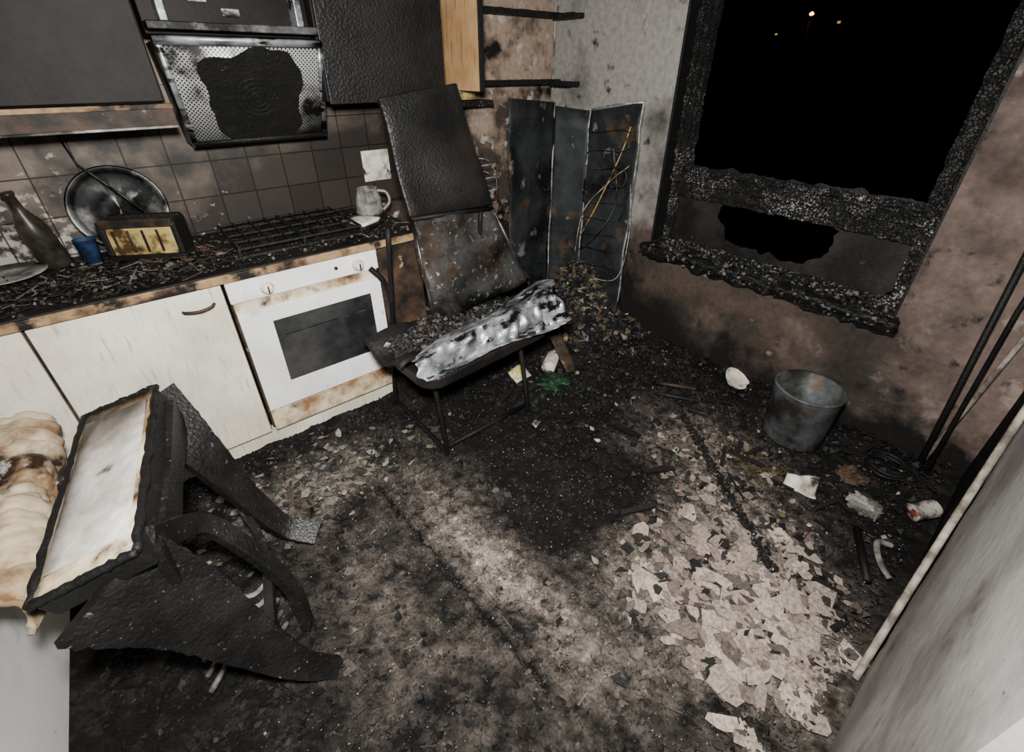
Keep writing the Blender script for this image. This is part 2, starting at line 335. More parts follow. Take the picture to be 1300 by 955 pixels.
# ================================================================ DEBRIS (single meshes)
class Soup:
    def __init__(s): s.v=[];s.f=[];s.c=[]
    def shard(s,p,r,col,tilt=.35,n=None,lift=0):
        n=n or random.choice((3,4,4,5,6)); k=len(s.v)
        R=Matrix.Rotation(random.gauss(0,tilt),3,'X')@Matrix.Rotation(random.gauss(0,tilt),3,'Y')@Matrix.Rotation(random.uniform(0,6.3),3,'Z')
        e=random.uniform(.5,1)
        top=[]
        for i in range(n):
            a=2*math.pi*(i+random.uniform(-.3,.3))/n; rr=r*random.uniform(.55,1.2)
            top.append(Vector((math.cos(a)*rr,math.sin(a)*rr*e,0)))
        th=random.uniform(.001,.004)
        for q in top: s.v.append(Vector(p)+R@(q+Vector((0,0,th)))); s.c.append(col)
        for q in top: s.v.append(Vector(p)+R@(q)); s.c.append(tuple(x*.5 for x in col))
        s.f.append(tuple(range(k,k+n)))
        for i in range(n): s.f.append((k+i,k+n+i,k+n+(i+1)%n,k+(i+1)%n))
    def lump(s,p,r,col):
        k=len(s.v); base=[(0,0,1),(1,0,0),(0,1,0),(-1,0,0),(0,-1,0),(0,0,-1)]
        R=Matrix.Rotation(random.uniform(0,6),3,'X')@Matrix.Rotation(random.uniform(0,6),3,'Z')
        sc=Vector((random.uniform(.5,1.4),random.uniform(.5,1.2),random.uniform(.5,1)))
        for b in base:
            v=Vector(b)*r*random.uniform(.7,1.2); v=Vector((v.x*sc.x,v.y*sc.y,v.z*sc.z)); s.v.append(Vector(p)+R@v); s.c.append(col)
        for f in ((0,1,2),(0,2,3),(0,3,4),(0,4,1),(5,2,1),(5,3,2),(5,4,3),(5,1,4)): s.f.append(tuple(k+i for i in f))
    def stick(s,p,l,w,col,el=0.2,flat=.5):
        k=len(s.v); a=random.uniform(0,6.28); d=Vector((math.cos(a),math.sin(a),random.gauss(0,el))).normalized(); u=d.cross(Vector((0,0,1))).normalized(); n=u.cross(d)
        for t in (-.5,.5):
            for q in ((-1,-1),(1,-1),(1,1),(-1,1)): s.v.append(Vector(p)+d*l*t*random.uniform(.85,1.1)+u*w*q[0]+n*w*flat*q[1]); s.c.append(col)
        s.f+=[(k,k+1,k+5,k+4),(k+1,k+2,k+6,k+5),(k+2,k+3,k+7,k+6),(k+3,k,k+4,k+7),(k,k+3,k+2,k+1),(k+4,k+5,k+6,k+7)]
    def make(s,name,mat,parent=None): return mesh(name,s.v,s.f,mat,parent,False,s.c)
def jit(c,a=.25): 
    k=1+random.uniform(-a,a); return tuple(max(0,x*k) for x in c)
S=Soup()
def okxy(x,y): return x<-.06 and y>YN+.05 and y<(-.47 if x<-1.42 else 0.0) and x>-3.3
cnt=0
while cnt<34000:
    x=random.uniform(-3,0); y=random.uniform(YN,0)
    if not okxy(x,y): continue
    cnt+=1
    l=LF(x,y); c=FC(x,y,random.uniform(-.14,.20)*(0.08+l))
    r=random.uniform(.0025,.006)+(random.random()**5)*.014+ .008*min(1,l)*random.random()
    rr=random.random(); z=HF(x,y)+.014
    if rr<.22+.3*l: S.shard((x,y,z+random.uniform(0,.006)),r*1.3,jit(c,.5),.3 if l>.4 else .6)
    elif rr<.995: S.lump((x,y,z),r*.8,jit(tuple(q*.85 for q in c),.55))
    else: S.stick((x,y,z+.004),random.uniform(.02,.07),random.uniform(.001,.003),jit(c,.5))
for i in range(3000):
    x=random.uniform(-2.7,-.08); y=random.uniform(-2.6,-.5)
    if not okxy(x,y): continue
    S.lump((x,y,HF(x,y)+.02),random.uniform(.0012,.0035),jit((.20,.185,.17),.6))
for i in range(620):
    x=random.gauss(-1.30,.20); y=random.gauss(-2.34,.17)
    if not okxy(x,y) or LF(x,y)<.28: continue
    S.shard((x,y,.020+random.uniform(0,.014)),random.uniform(.012,.048),jit(random.choice(((.31,.25,.205),(.26,.205,.17),(.22,.17,.14),(.19,.15,.125),(.13,.10,.085),(.07,.055,.047),(.012,.011,.01))),.2),.14,n=random.choice((4,5,6,7)))
for i in range(70):
    x=random.gauss(-1.36,.13); y=random.gauss(-2.42,.10)
    if not okxy(x,y): continue
    S.shard((x,y,.028+random.uniform(0,.006)),random.uniform(.035,.062),jit(random.choice(((.32,.26,.215),(.27,.215,.18),(.23,.185,.155))),.12),.07,n=random.choice((4,5,6,7)))
for i in range(620):
    x=random.gauss(-1.0,.28); y=random.gauss(-2.0,.28)
    if not okxy(x,y) or LF(x,y)<.12: continue
    S.shard((x,y,.022+random.uniform(0,.01)),random.uniform(.008,.030),jit(random.choice(((.15,.125,.105),(.09,.065,.055),(.21,.17,.14),(.02,.018,.017),(.02,.018,.017))),.3),.2)
for i in range(300):
    x=random.gauss(-2.2,.25); y=random.gauss(-.85,.15)
    if not okxy(x,y): continue
    S.shard((x,y,.020+random.uniform(0,.01)),random.uniform(.008,.026),jit(random.choice(((.18,.16,.135),(.10,.092,.08),(.08,.09,.06),(.02,.02,.02))),.3),.2)
for i in range(520):
    x=random.uniform(-1.3,-.08); y=random.uniform(-2.55,-.45)
    if not okxy(x,y) or LF(x,y)>.35: continue
    (S.lump((x,y,HF(x,y)+.03),random.uniform(.010,.030),jit((.008,.0075,.007),.4)) if random.random()<.82 else S.stick((x,y,HF(x,y)+.04),random.uniform(.05,.15),random.uniform(.004,.012),jit((.007,.0065,.006),.4),.12))
for i in range(200):
    x=random.uniform(-1.1,-.08); y=random.uniform(-2.55,-.6)
    c=random.choice(((.22,.20,.17),(.30,.27,.23),(.10,.085,.07),(.12,.09,.07),(.05,.03,.02),(.08,.06,.03),(.03,.05,.05),(.16,.15,.14)))
    S.shard((x,y,HF(x,y)+.032),random.uniform(.004,.019),jit(c,.3),.5)
for i in range(90):
    x=random.gauss(-.66,.05); y=random.gauss(-2.02,.07)
    S.stick((x,y,.036),random.uniform(.02,.05),.0012,(.09,.065,.022))
vs0=len(S.v); n=70
for j in range(n+1):
    for i in range(n+1):
        x=-.85+i*.80/n; y=-.04-j*1.1/n
        h=HF(x,y); z=h-.015+.05*FB(x,y,1,12)*min(1,h*6); k=max(0,FB(x,y,2,10))
        S.v.append(Vector((x,y,z))); S.c.append((.005+.02*k,.0045+.017*k,.004+.012*k))
for j in range(n):
    for i in range(n):
        k=vs0+j*(n+1)+i; S.f.append((k,k+n+1,k+n+2,k+1))
for i in range(1500):
    x=min(-.09,random.gauss(-.30,.13)); y=random.gauss(-.62,.17)
    z=HF(x,y)+random.uniform(0,.035)
    c=random.choice(((.008,.008,.008),(.008,.008,.008),(.010,.009,.009),(.022,.018,.014),(.05,.038,.022),(.09,.072,.04),(.13,.115,.10),(.006,.006,.005)))
    if random.random()<.045: c=random.choice(((.45,.42,.38),(.2,.06,.04),(.05,.12,.07),(.30,.23,.08),(.5,.48,.45)))
    q=random.random()
    if q<.20: S.stick((x,y,z),random.uniform(.03,.11),random.uniform(.001,.005),c,.6)
    elif q<.6: S.shard((x,y,z),random.uniform(.01,.034),c,.8)
    else: S.lump((x,y,z),random.uniform(.01,.035),c)
S.make('floor_debris',M['vshard'])
S2=Soup()
a=Vector((-.60,-1.6,.03)); b=Vector((-1.13,-2.32,.03))
for i in range(420):
    t=random.random(); p=a.lerp(b,t)+Vector((random.gauss(0,.009),random.gauss(0,.009),random.uniform(0,.018)))
    S2.lump(p,random.uniform(.006,.014),jit((.006,.0055,.005)))
S2.make('charred_floor_batten',M['vshard'])

# ================================================================ BASE UNITS
YF=-.5
cab=group('base_cabinet')
box('carcass',(XL+.01,YB-.01,.10),(-2.30,YF+.02,.865),M['scorchdark'],cab)
box('door_panel',(-2.865,YF,.105),(-2.305,YF+.018,.86),M['door'],cab,.004)
box('door_panel_left',(-3.42,YF,.105),(-2.875,YF+.018,.86),M['door'],cab,.004)
box('plinth',(XL+.01,YF+.04,.0),(-1.66,YF+.06,.10),M['door'],cab)
tube('door_handle',bez([(-2.45,YF-.002,.785),(-2.44,YF-.028,.79),(-2.40,YF-.032,.785),(-2.36,YF-.028,.79),(-2.345,YF-.002,.79)]),.006,M['scorchdark'],cab)
ov=group('built_in_oven')
box('oven_body',(-2.292,YB-.02,.10),(-1.662,YF+.03,.865),M['scorchdark'],ov)
box('control_panel',(-2.292,YF-.006,.765),(-1.662,YF+.028,.866),M['white'],ov,.006)
box('burnt_gap',(-2.285,YF+.006,.70),(-1.67,YF+.03,.765),M['scorched'],ov)
boxes('oven_door',[((-2.285,YF-.012,.655),(-1.668,YF+.02,.722)),((-2.285,YF-.012,.225),(-1.668,YF+.02,.345)),((-2.285,YF-.012,.345),(-2.165,YF+.02,.655)),((-1.725,YF-.012,.345),(-1.668,YF+.02,.655))],M['white'],ov,.002)
box('oven_glass',(-2.17,YF-.009,.34),(-1.72,YF+.01,.66),M['glassblk'],ov)
box('glass_trim_strip',(-2.13,YF-.0105,.575),(-1.76,YF-.008,.578),M['steel'],ov,0)
box('lower_drawer',(-2.285,YF-.004,.105),(-1.668,YF+.02,.215),M['scorched'],ov,.004)
rx=Matrix.Rotation(math.radians(90),3,'X')
for i,x in enumerate((-2.15,-1.76)):
    lathe('knob_%d'%(i+1),[(0,.03),(.018,.03),(.021,.022),(.021,.008),(.027,.004),(.027,0)],(x,YF-.006,.805),M['door'],ov,axis=rx)
    box('knob_grip_%d'%(i+1),(x-.003,YF-.040,.790),(x+.003,YF-.034,.820),M['scorchdark'],ov,.001)
lathe('thermostat_light',[(0,.006),(.008,.006),(.008,0)],(-1.86,YF-.006,.815),M['scorchdark'],ov,axis=rx)
tube('hanging_oven_handle',bez([(-1.71,YF-.02,.78),(-1.67,YF-.04,.72),(-1.645,YF-.04,.64),(-1.64,YF-.03,.56)]),.013,M['charplain'],ov)
eu=group('scorched_end_unit')
box('end_panel',(-1.655,YB-.01,0),(-1.43,YF+.01,.865),M['scorchdark'],eu)
ct=group('countertop')
box('worktop',(XL+.005,YB-.014,.868),(-1.42,YF-.012,.902),M['charplain'],ct,.003)
box('front_edge',(XL+.005,YF-.022,.864),(-1.42,YF-.011,.897),M['edge'],ct,.003)
SC=Soup()
for i in range(2600):
    x=random.uniform(-3.1,-1.45); y=random.uniform(YF,.06)
    if random.random()<.25: x=random.gauss(-2.6,.3); y=random.gauss(-.3,.12)
    if not(-3.2<x<-1.45 and YF<y<.06): continue
    c=random.choice(((.006,.006,.006),(.009,.008,.007),(.018,.016,.014),(.05,.037,.025),(.012,.01,.008),(.006,.006,.006),(.11,.095,.08)))
    q=random.random(); r=random.uniform(.003,.013)
    if q<.6: SC.shard((x,y,.908+random.uniform(0,.006)),r,c,.35)
    elif q<.9: SC.lump((x,y,.908),r*.8,c)
    else: SC.stick((x,y,.912),random.uniform(.03,.1),.0025,c)
for i in range(22):
    x=random.uniform(-2.5,-2.25); y=random.uniform(-.38,-.16)
    SC.shard((x,y,.918),random.uniform(.015,.032),random.choice(((.08,.045,.028),(.14,.11,.09),(.03,.02,.015))),.2)
SC.make('worktop_debris',M['vshard'],ct)
hb=group('gas_hob')
box('hob_plate',(-2.20,.04,.903),(-1.66,-.40,.914),M['charplain'],hb,.004)
for gi,(cx,cy) in enumerate(((-2.06,-.28),(-1.80,-.28),(-2.06,-.06),(-1.80,-.06))):
    lathe('burner_%d'%(gi+1),[(0,.018),(.03,.018),(.034,.012),(.045,.006),(.045,0)],(cx,cy,.914),M['char'],hb,24)
bars=[]
for gx in (-2.19,-2.13,-2.06,-1.99,-1.935,-1.925,-1.87,-1.80,-1.73,-1.67):
    bars.append(((gx-.004,.03,.938),(gx+.004,-.39,.947)))
for gy in (.025,-.06,-.17,-.28,-.385):
    bars.append(((-2.19,gy-.004,.936),(-1.67,gy+.004,.945)))
for gx in (-2.19,-1.93,-1.67):
    for gy in (.025,-.17,-.385): bars.append(((gx-.005,gy-.005,.914),(gx+.005,gy+.005,.94)))
boxes('pan_supports',bars,M['char'],hb,.001)

# counter items
al=Matrix.Rotation(math.radians(76),3,'X')
lathe('round_tray',[(0,0),(.135,0),(.145,.006),(.160,.016),(.166,.016),(.163,.012)],(-2.51,.05,1.075),M['steel'],None,48,axis=al,th=.003)
tp=group('toaster')
ang=-.52; RZ=Matrix.Rotation(ang,3,'Z'); tc=Vector((-2.46,-.13,.905))
def tb(lo,hi,nm,mt,b=.006):
    lo,hi=[min(x,y) for x,y in zip(lo,hi)],[max(x,y) for x,y in zip(lo,hi)]
    o=mesh(nm,[RZ@Vector(v)*.88+tc for v in bv(lo,hi)],CF,mt,tp); bev(o,b,3); return o
tb((-.16,-.055,.0),(.16,.055,.025),'base',M['charplain'])
tb((-.16,-.055,.025),(-.135,.055,.18),'end_left',M['char'])
tb((.135,-.055,.025),(.16,.055,.18),'end_right',M['char'])
tb((-.135,-.05,.025),(.135,.05,.16),'shell',M['yellow'])
tb((-.15,-.058,.15),(.15,-.025,.19),'top_rim_front',M['scorchdark']); tb((-.15,.025,.15),(.15,.058,.19),'top_rim_back',M['char'])
for i in range(4): tb((-.11+i*.06,-.056,.04),(-.10+i*.06,-.05,.14),'rib_%d'%(i+1),M['scorchdark'],.001)
tilt=Matrix.Rotation(.12,3,'Y')@Matrix.Rotation(-.06,3,'X')
lathe('glass_bottle',[(0,0),(.042,0),(.046,.01),(.046,.15),(.04,.18),(.018,.23),(.016,.28),(.02,.282),(.02,.295),(0,.295)],(-2.765,-.02,.905),M['bottle'],axis=tilt.inverted())
lathe('plastic_cup',[(0,.003),(.028,.0),(.036,.10),(.038,.102),(.036,.10),(.026,.006),(0,.006)],(-2.655,-.08,.905),M['cup'],warp=.06)
lathe('dinner_plate',[(0,0),(.07,0),(.12,.016),(.123,.019),(.07,.006),(0,.005)],(-2.91,-.09,.912),M['grey'],warp=.02)
kt=group('enamel_jug')
lathe('jug_body',[(0,0),(.062,0),(.07,.02),(.065,.09),(.05,.13),(.052,.14),(.046,.138),(.04,.12)],(-1.50,-.11,.905),M['grey'],kt)
tube('jug_handle',bez([(-1.455,-.14,1.03),(-1.42,-.165,1.02),(-1.41,-.17,.97),(-1.44,-.15,.93)]),.007,M['grey'],kt)
bk=group('open_book')
slab('pages_left',[(-1.69,-.20,.926),(-1.58,-.17,.922),(-1.53,-.30,.93),(-1.64,-.35,.930)],.014,M['paper'],bk,6,.01,14)
slab('cover',[(-1.70,-.19,.915),(-1.575,-.155,.912),(-1.52,-.31,.914),(-1.65,-.37,.915)],.004,M['charplain'],bk,4,.003)
tube('ladle',[(-2.60,.08,1.36),(-2.58,.03,1.26),(-2.50,-.03,1.16),(-2.44,-.07,1.08)],.004,M['steel'])
slab('clean_tile',[(-1.42,.086,1.19),(-1.262,.086,1.19),(-1.262,.086,1.03),(-1.42,.086,1.03)],.005,M['paper'],bsp,2,0,b=.002)

# ================================================================ WALL UNITS + HOOD
wc=group('wall_cabinet')
box('cabinet_body',(XL+.01,YB-.015,1.47),(-2.25,-.23,2.25),M['charplain'],wc)
box('door_a',(-2.83,-.232,1.475),(-2.255,-.25,2.24),M['doorblk'],wc)
box('door_b',(-3.42,-.232,1.475),(-2.84,-.25,2.24),M['doorblk'],wc)
box('light_pelmet',(XL+.01,-.235,1.395),(-2.235,-.255,1.455),M['scorchdark'],wc)
box('pelmet_top_strip',(XL+.01,-.236,1.452),(-2.235,-.262,1.468),M['edge'],wc,.002)
box('pelmet_bottom_strip',(XL+.01,-.236,1.388),(-2.235,-.258,1.398),M['steel'],wc,.002)
wc2=group('wall_cabinet')
box('cabinet_body',(-1.66,YB-.015,1.45),(-1.07,-.23,2.25),M['charplain'],wc2)
box('door',(-1.655,-.232,1.44),(-1.065,-.25,2.24),M['blist'],wc2)
hd=group('extractor_hood')
y0,z0,y1,z1=-.04,1.30,-.27,1.665
def hp_(x,t,off=0): return (x, y0+(y1-y0)*t-off*.85, z0+(z1-z0)*t-off*.5)
slab('filter_panel',[hp_(-2.22,1),hp_(-1.67,1),hp_(-1.64,0),hp_(-2.18,0)],.012,M['perf'],hd,2)
slab('hood_back_shell',[(-2.21,.07,1.66),(-1.68,.07,1.66),(-1.66,.07,1.31),(-2.19,.07,1.31)],.02,M['charplain'],hd,2)
slab('side_left',[hp_(-2.215,1),(-2.215,.08,1.66),(-2.19,.08,1.30),hp_(-2.185,0)],.01,M['steel'],hd,2)
slab('side_right',[hp_(-1.675,1),(-1.675,.08,1.66),(-1.65,.08,1.30),hp_(-1.645,0)],.01,M['steel'],hd,2)
vs=[];fs=[]; nr=10; na=48
Uv=Vector((1,0,0)); Vv=(Vector(hp_(0,1))-Vector(hp_(0,0))); Vv.normalize(); nh=Uv.cross(Vv).normalized()
if nh.y>0: nh=-nh
c0=Vector(hp_(-1.925,.5,.006))
for r_ in range(nr+1):
    for k in range(na):
        a=2*math.pi*k/na; ca,sa_=math.cos(a),math.sin(a)
        lim=1/((abs(ca)/.175)**5+(abs(sa_)/.19)**5)**(1/5)*(1+.30*FB(ca*1.4,sa_*1.4,3))
        lim=min(lim,.2/max(.01,abs(sa_)))
        rr=lim*r_/nr; p=c0+Uv*(ca*rr-.05*sa_*rr)+Vv*sa_*rr
        vs.append(p+nh*(.004+.006*abs(FB(p.x,p.y,p.z,14))))
for r_ in range(nr):
    for k in range(na): fs.append((r_*na+k,r_*na+(k+1)%na,(r_+1)*na+(k+1)%na,(r_+1)*na+k))
mesh('burnt_centre',vs,fs,M['char'],hd,True)
slab('frame_top',[hp_(-2.23,1.03,.01),hp_(-1.66,1.03,.01),hp_(-1.66,.97,.01),hp_(-2.23,.97,.01)],.014,M['silver'],hd,2)
slab('frame_left',[hp_(-2.23,1.03,.01),hp_(-2.21,1.03,.01),hp_(-2.17,0,.01),hp_(-2.19,0,.01)],.014,M['silver'],hd,2)
slab('frame_right',[hp_(-1.68,1.03,.01),hp_(-1.66,1.03,.01),hp_(-1.63,0,.01),hp_(-1.65,0,.01)],.014,M['silver'],hd,2)
slab('frame_bottom',[hp_(-2.19,.05,.01),hp_(-1.64,.05,.01),hp_(-1.63,.0,.01),hp_(-2.18,.0,.01)],.016,M['char'],hd,2)
cc=c0+nh*.011
for k,rr in enumerate((.02,.04,.06,.08)):
    tube('fan_ring_%d'%(k+1),[cc+Uv*math.cos(a*math.pi/16)*rr+Vv*math.sin(a*math.pi/16)*rr for a in range(33)],.0022,M['char'],hd,6)
box('upper_housing',(-2.235,.08,1.68),(-1.67,-.20,2.1),M['doorblk'],hd)
box('visor_strip',(-2.235,-.205,1.69),(-1.67,-.29,1.715),M['steel'],hd)
box('visor_post_left',(-2.19,-.2,1.715),(-2.165,-.28,2.1),M['silver'],hd)
box('visor_post_right',(-1.74,-.2,1.715),(-1.715,-.28,2.1),M['silver'],hd)
for i,(x,z) in enumerate(((-2.08,1.78),(-1.98,1.74),(-1.88,1.8))): box('label_%d'%(i+1),(x,-.2,z),(x+.06,-.208,z+.025),M['silver'],hd,.002)

sh=group('open_shelf_unit')
box('pine_side',(-.862,YB-.002,1.47),(-.84,-.26,2.3),M['pine'],sh,.002)
box('pine_front_edge',(-.866,-.262,1.47),(-.836,-.272,2.3),M['char'],sh,.002)
for i,z in enumerate((1.84,1.485)):
    rbar('shelf_%d'%(i+1),[((-.84,YB-.002,z),(-.02,-.01,z+.028)),((-.12,-.01,z-.01),(-.02,-.18,z+.018))],M['alli'],sh)
rbar('lower_bracket_shelf',[((-.95,YB-.002,1.385),(-.62,-.06,1.415))],M['alli'],sh)
tube('shelf_upright',[(-.03,.06,1.2),(-.03,.06,2.3)],.007,M['grey'],sh)
cb_=group('cardboard_box')
slab('box_front',[(-.84,-.02,1.46),(-.74,-.03,1.465),(-.73,-.03,1.42),(-.84,-.02,1.42)],.004,M['yellow'],cb_,2)
slab('box_top',[(-.84,.06,1.47),(-.72,.06,1.465),(-.74,-.03,1.462),(-.84,-.02,1.46)],.004,M['paper'],cb_,2)
slab('box_side',[(-.74,-.03,1.465),(-.72,.06,1.465),(-.72,.06,1.42),(-.73,-.03,1.42)],.004,M['yellow'],cb_,2)

# ================================================================ WINDOW
wn=group('window_1')
X0,X1=.11,.18
fr=[((X0,W0,.59),(X1,-.925,2.3)),((X0,-2.095,.59),(X1,W1,2.3)),((X0,W0,.935),(X1,W1,1.05)),((X0,W0,2.2),(X1,W1,2.3)),((X0,W0,.59),(X1,W1,.65))]
rbar('outer_frame',fr,M['alli'],wn,.015,.009)
sa=[((X0-.03,-.875,1.03),(X0,-.905,2.25)),((X0-.03,-2.12,1.03),(X0,-2.15,2.25)),((X0-.03,-.875,1.0),(X0,-2.15,1.04)),((X0-.02,-.88,.92),(X0,-2.14,.95)),
    ((X0+.02,-.92,1.05),(X1,-.945,2.2)),((X0+.02,-2.075,1.05),(X1,-2.10,2.2)),((X0+.02,-.925,1.05),(X1,-2.095,1.08))]
rbar('sash_mouldings',sa,M['alli'],wn,.012,.009)
boxes('reveal_lining',[((.002,W0+.001,.6),(X0,W0-.012,2.3)),((.002,W1+.012,.6),(X0,W1-.001,2.3))],M['char'],wn,.002)
N=90; vs=[];fs=[]; cy,cz=-1.50,.81
oy0,oy1,oz0,oz1=-.925,-2.095,.65,.935
for i in range(N):
    a=2*math.pi*i/N; c,s=math.cos(a),math.sin(a)
    t=min((oy0-cy)/c if c>1e-6 else 9,(oy1-cy)/c if c<-1e-6 else 9,(oz1-cz)/s if s>1e-6 else 9,(oz0-cz)/s if s<-1e-6 else 9)
    vs.append((.145,cy+c*t,cz+s*t))
    k=1/((abs(c)/.29)**4+(abs(s)/.11)**4)**.25*(1+.25*FB(c*2,s*2,2))
    k=min(k,t*.97)
    vs.append((.145,cy+c*k,cz+s*k))
for i in range(N):
    j=(i+1)%N; fs.append((2*i,2*j,2*j+1,2*i+1))
M['panel']=grime('scorched_window_panel',(.02,.017,.015),(.006,.0055,.005),scale=5,rough=.6,bump=.3,bscale=50,layers=[((.09,.083,.075),30,.66,.74)])
o=mesh('lower_burnt_panel',vs,fs,M['panel'],wn); s=o.modifiers.new('s','SOLIDIFY'); s.thickness=.008
def jag(name,y0,y1,z0,h,seedz):
    n=90; vs=[];fs=[]
    for i in range(n+1):
        y=y0+(y1-y0)*i/n; vs.append((.15,y,z0)); vs.append((.15,y,z0+h*max(.1,.4+1.1*FB(y,seedz,0,7,5))))
    for i in range(n): fs.append((2*i,2*i+2,2*i+3,2*i+1))
    o=mesh(name,vs,fs,M['char'],wn); s=o.modifiers.new('s','SOLIDIFY'); s.thickness=.004
jag('broken_glass_bottom',-.94,-2.08,1.075,.035,1)
sl=group('window_sill')
slab('sill_board',[(-.06,-.83,.605),(-.06,-2.2,.605),(.11,-2.165,.605),(.11,-.865,.605)],.03,M['char'],sl,50,.03,18)
slab('sill_board_front',[(-.055,-.83,.61),(-.055,-2.2,.61),(-.02,-2.2,.545),(-.02,-.83,.545)],.014,M['char'],sl,40,.035,20)
S4=Soup()
for i in range(2600):
    y=random.uniform(-.84,-2.18); x=random.uniform(-.075,.10)
    c=random.choice(((.006,.006,.006),(.008,.008,.008),(.02,.018,.017),(.12,.11,.10),(.005,.004,.004),(.006,.006,.006)))
    z=.615+.045*max(0,(x+.02)/.12)*random.random()
    if x<-.05: z=random.uniform(.57,.62)
    (S4.shard if random.random()<.35 else S4.lump)((x,y,z),random.uniform(.004,.017),c)
S4.make('sill_debris',M['vshard'],sl)

# ================================================================ BURNT FRIDGE
fg=group('burnt_fridge')
Pl=[(-.74,-.35),(-.30,-.25),(-.20,-.45),(-.19,-.81)]
def wall_panel(nm,a,b,z0,z1a,z1b,mt,dv=.02,sub=12):
    slab(nm,[(a[0],a[1],z1a),(b[0],b[1],z1b),(b[0],b[1],z0),(a[0],a[1],z0)],.006,mt,fg,sub,dv,5)
wall_panel('side_panel',Pl[0],Pl[1],.0,1.44,1.40,M['sheet'])
wall_panel('back_panel',Pl[1],Pl[2],.0,1.38,1.36,M['sheet'])
wall_panel('bent_panel',Pl[2],Pl[3],.02,1.36,1.42,M['sheet'],.04,16)
for nm,p,t in (('fold_edge_1',Pl[1],1.40),('fold_edge_2',Pl[2],1.37),('fold_edge_3',Pl[3],1.42)):
    tube(nm,[Vector((p[0]-.008,p[1]-.004,.25+ (t-.25)*k/10))+Vector((.01*N3(k,p[0],2,.7),.01*N3(k,p[1],5,.7),0)) for k in range(11)],.005,M['sheetlt'],fg)
tube('top_edge',[(Pl[2][0],Pl[2][1],1.365),(-.19,-.62,1.40),(Pl[3][0],Pl[3][1],1.42)],.005,M['sheetlt'],fg)
wp=[]
for k in range(9):
    z=1.25-.1*k; wp+= [(-.235,-.50,z),(-.235,-.76,z+.03)] if k%2==0 else [(-.235,-.76,z+.03),(-.235,-.50,z)]
tube('condenser_coil',bez(wp,160),.003,M['rust'],fg,6)
tube('loose_pipe',bez([(-.23,-.47,.62),(-.24,-.6,.85),(-.22,-.72,1.15),(-.21,-.76,1.3)]),.0035,M['yellow'],fg,6)
tube('loose_pipe_2',bez([(-.25,-.45,.5),(-.27,-.52,.8),(-.24,-.68,1.0),(-.22,-.79,1.1)]),.003,M['greywood'],fg,6)
tube('loose_pipe_3',bez([(-.25,-.52,.55),(-.26,-.66,.7),(-.24,-.74,.9),(-.22,-.66,1.2)]),.003,M['steel'],fg,6)
tube('rim_wire',bez([(-.2,-.80,1.0),(-.19,-.83,.7),(-.22,-.80,.42),(-.24,-.6,.36),(-.26,-.42,.34)]),.004,M['sheetlt'],fg,6)
la=group('burnt_low_cabinet')
box('body',(-1.05,.06,0),(-.78,-.40,.80),M['char'],la,.01)
box('body_front',(-.77,.06,0),(-.42,-.22,.72),M['char'],la,.01)
S5=Soup()
for i in range(700):
    x=random.uniform(-1.04,-.45); y=random.uniform(-.38 if x<-.78 else -.2,.04); z=.81 if x<-.78 else .73
    c=random.choice(((.008,.008,.008),(.02,.017,.014),(.09,.06,.035),(.16,.12,.08),(.01,.01,.01)))
    (S5.shard if random.random()<.5 else S5.lump)((x,y,z+random.uniform(0,.07)),random.uniform(.01,.04),c)
S5.make('charred_contents',M['vshard'],la)
for i in range(4):
    z=.86+i*.075
    tube('rack_%d'%(i+1),[(-.98,-.20,z),(-.70,-.18,z),(-.66,.02,z),(-.94,.03,z),(-.98,-.20,z)],.004,M['sheetlt'],la,6)
for i,(x,y) in enumerate(((-.98,-.20),(-.70,-.18),(-.66,.02),(-.94,.03),(-.84,-.19))): tube('rack_post_%d'%(i+1),[(x,y,.80 if x<-.78 else .73),(x,y,1.12)],.005,M['rust'],la,6)

# ================================================================ BURNT CHAIR (central)
ch=group('burnt_chair')
def rslab(nm,cx,cy,z,hx,hy,th,mt,par,r=.08,rot=0,tilt=(0,0)):
    pts=[]
    for (sx,sy,a0) in ((1,1,0),(-1,1,90),(-1,-1,180),(1,-1,270)):
        for k in range(7):
            a=math.radians(a0+15*k); pts.append(Vector((sx*(hx-r)+r*math.cos(a),sy*(hy-r)+r*math.sin(a),0)))
    R=Matrix.Rotation(rot,3,'Z'); n=len(pts)
    vs=[]
    for dz in (th/2,-th/2):
        for p in pts:
            q=R@p; vs.append((cx+q.x,cy+q.y,z+dz+q.x*tilt[0]+q.y*tilt[1]))
    fs=[tuple(range(n)),tuple(range(2*n-1,n-1,-1))]+[(i,n+i,n+(i+1)%n,(i+1)%n) for i in range(n)]
    o=mesh(nm,vs,fs,mt,par); bev(o,.012,3); return o
rslab('seat',-1.41,-.82,.445,.38,.25,.06,M['blist'],ch,.09,.06,(.0,.02))
slab('backrest',[(-1.55,-.49,1.47),(-1.16,-.49,1.52),(-1.06,-.60,.98),(-1.53,-.60,1.0)],.03,M['blist'],ch,10,.03,4,b=.008)
for nm,x in (('sled_left',-1.70),('sled_right',-1.20)):
    tube(nm,bez([(x+.06,-.62,.98),(x+.02,-.60,.46),(x-.01,-.57,.06),(x,-.62,.025),(x,-1.0,.025),(x,-1.06,.05),(x+.01,-.98,.42)],48),.012,M['charplain'],ch)
tube('cross_bar',[(-1.70,-1.04,.03),(-1.20,-1.04,.03)],.011,M['charplain'],ch)
tube('seat_rail_front',[(-1.72,-.98,.405),(-1.18,-.98,.405)],.011,M['charplain'],ch)
ms=group('scorched_metal_casing')
slab('front_sheet',[(-1.525,-.63,1.0),(-1.07,-.62,.97),(-.86,-.68,.54),(-1.50,-.70,.48)],.008,M['rust'],ms,16,.05,5)
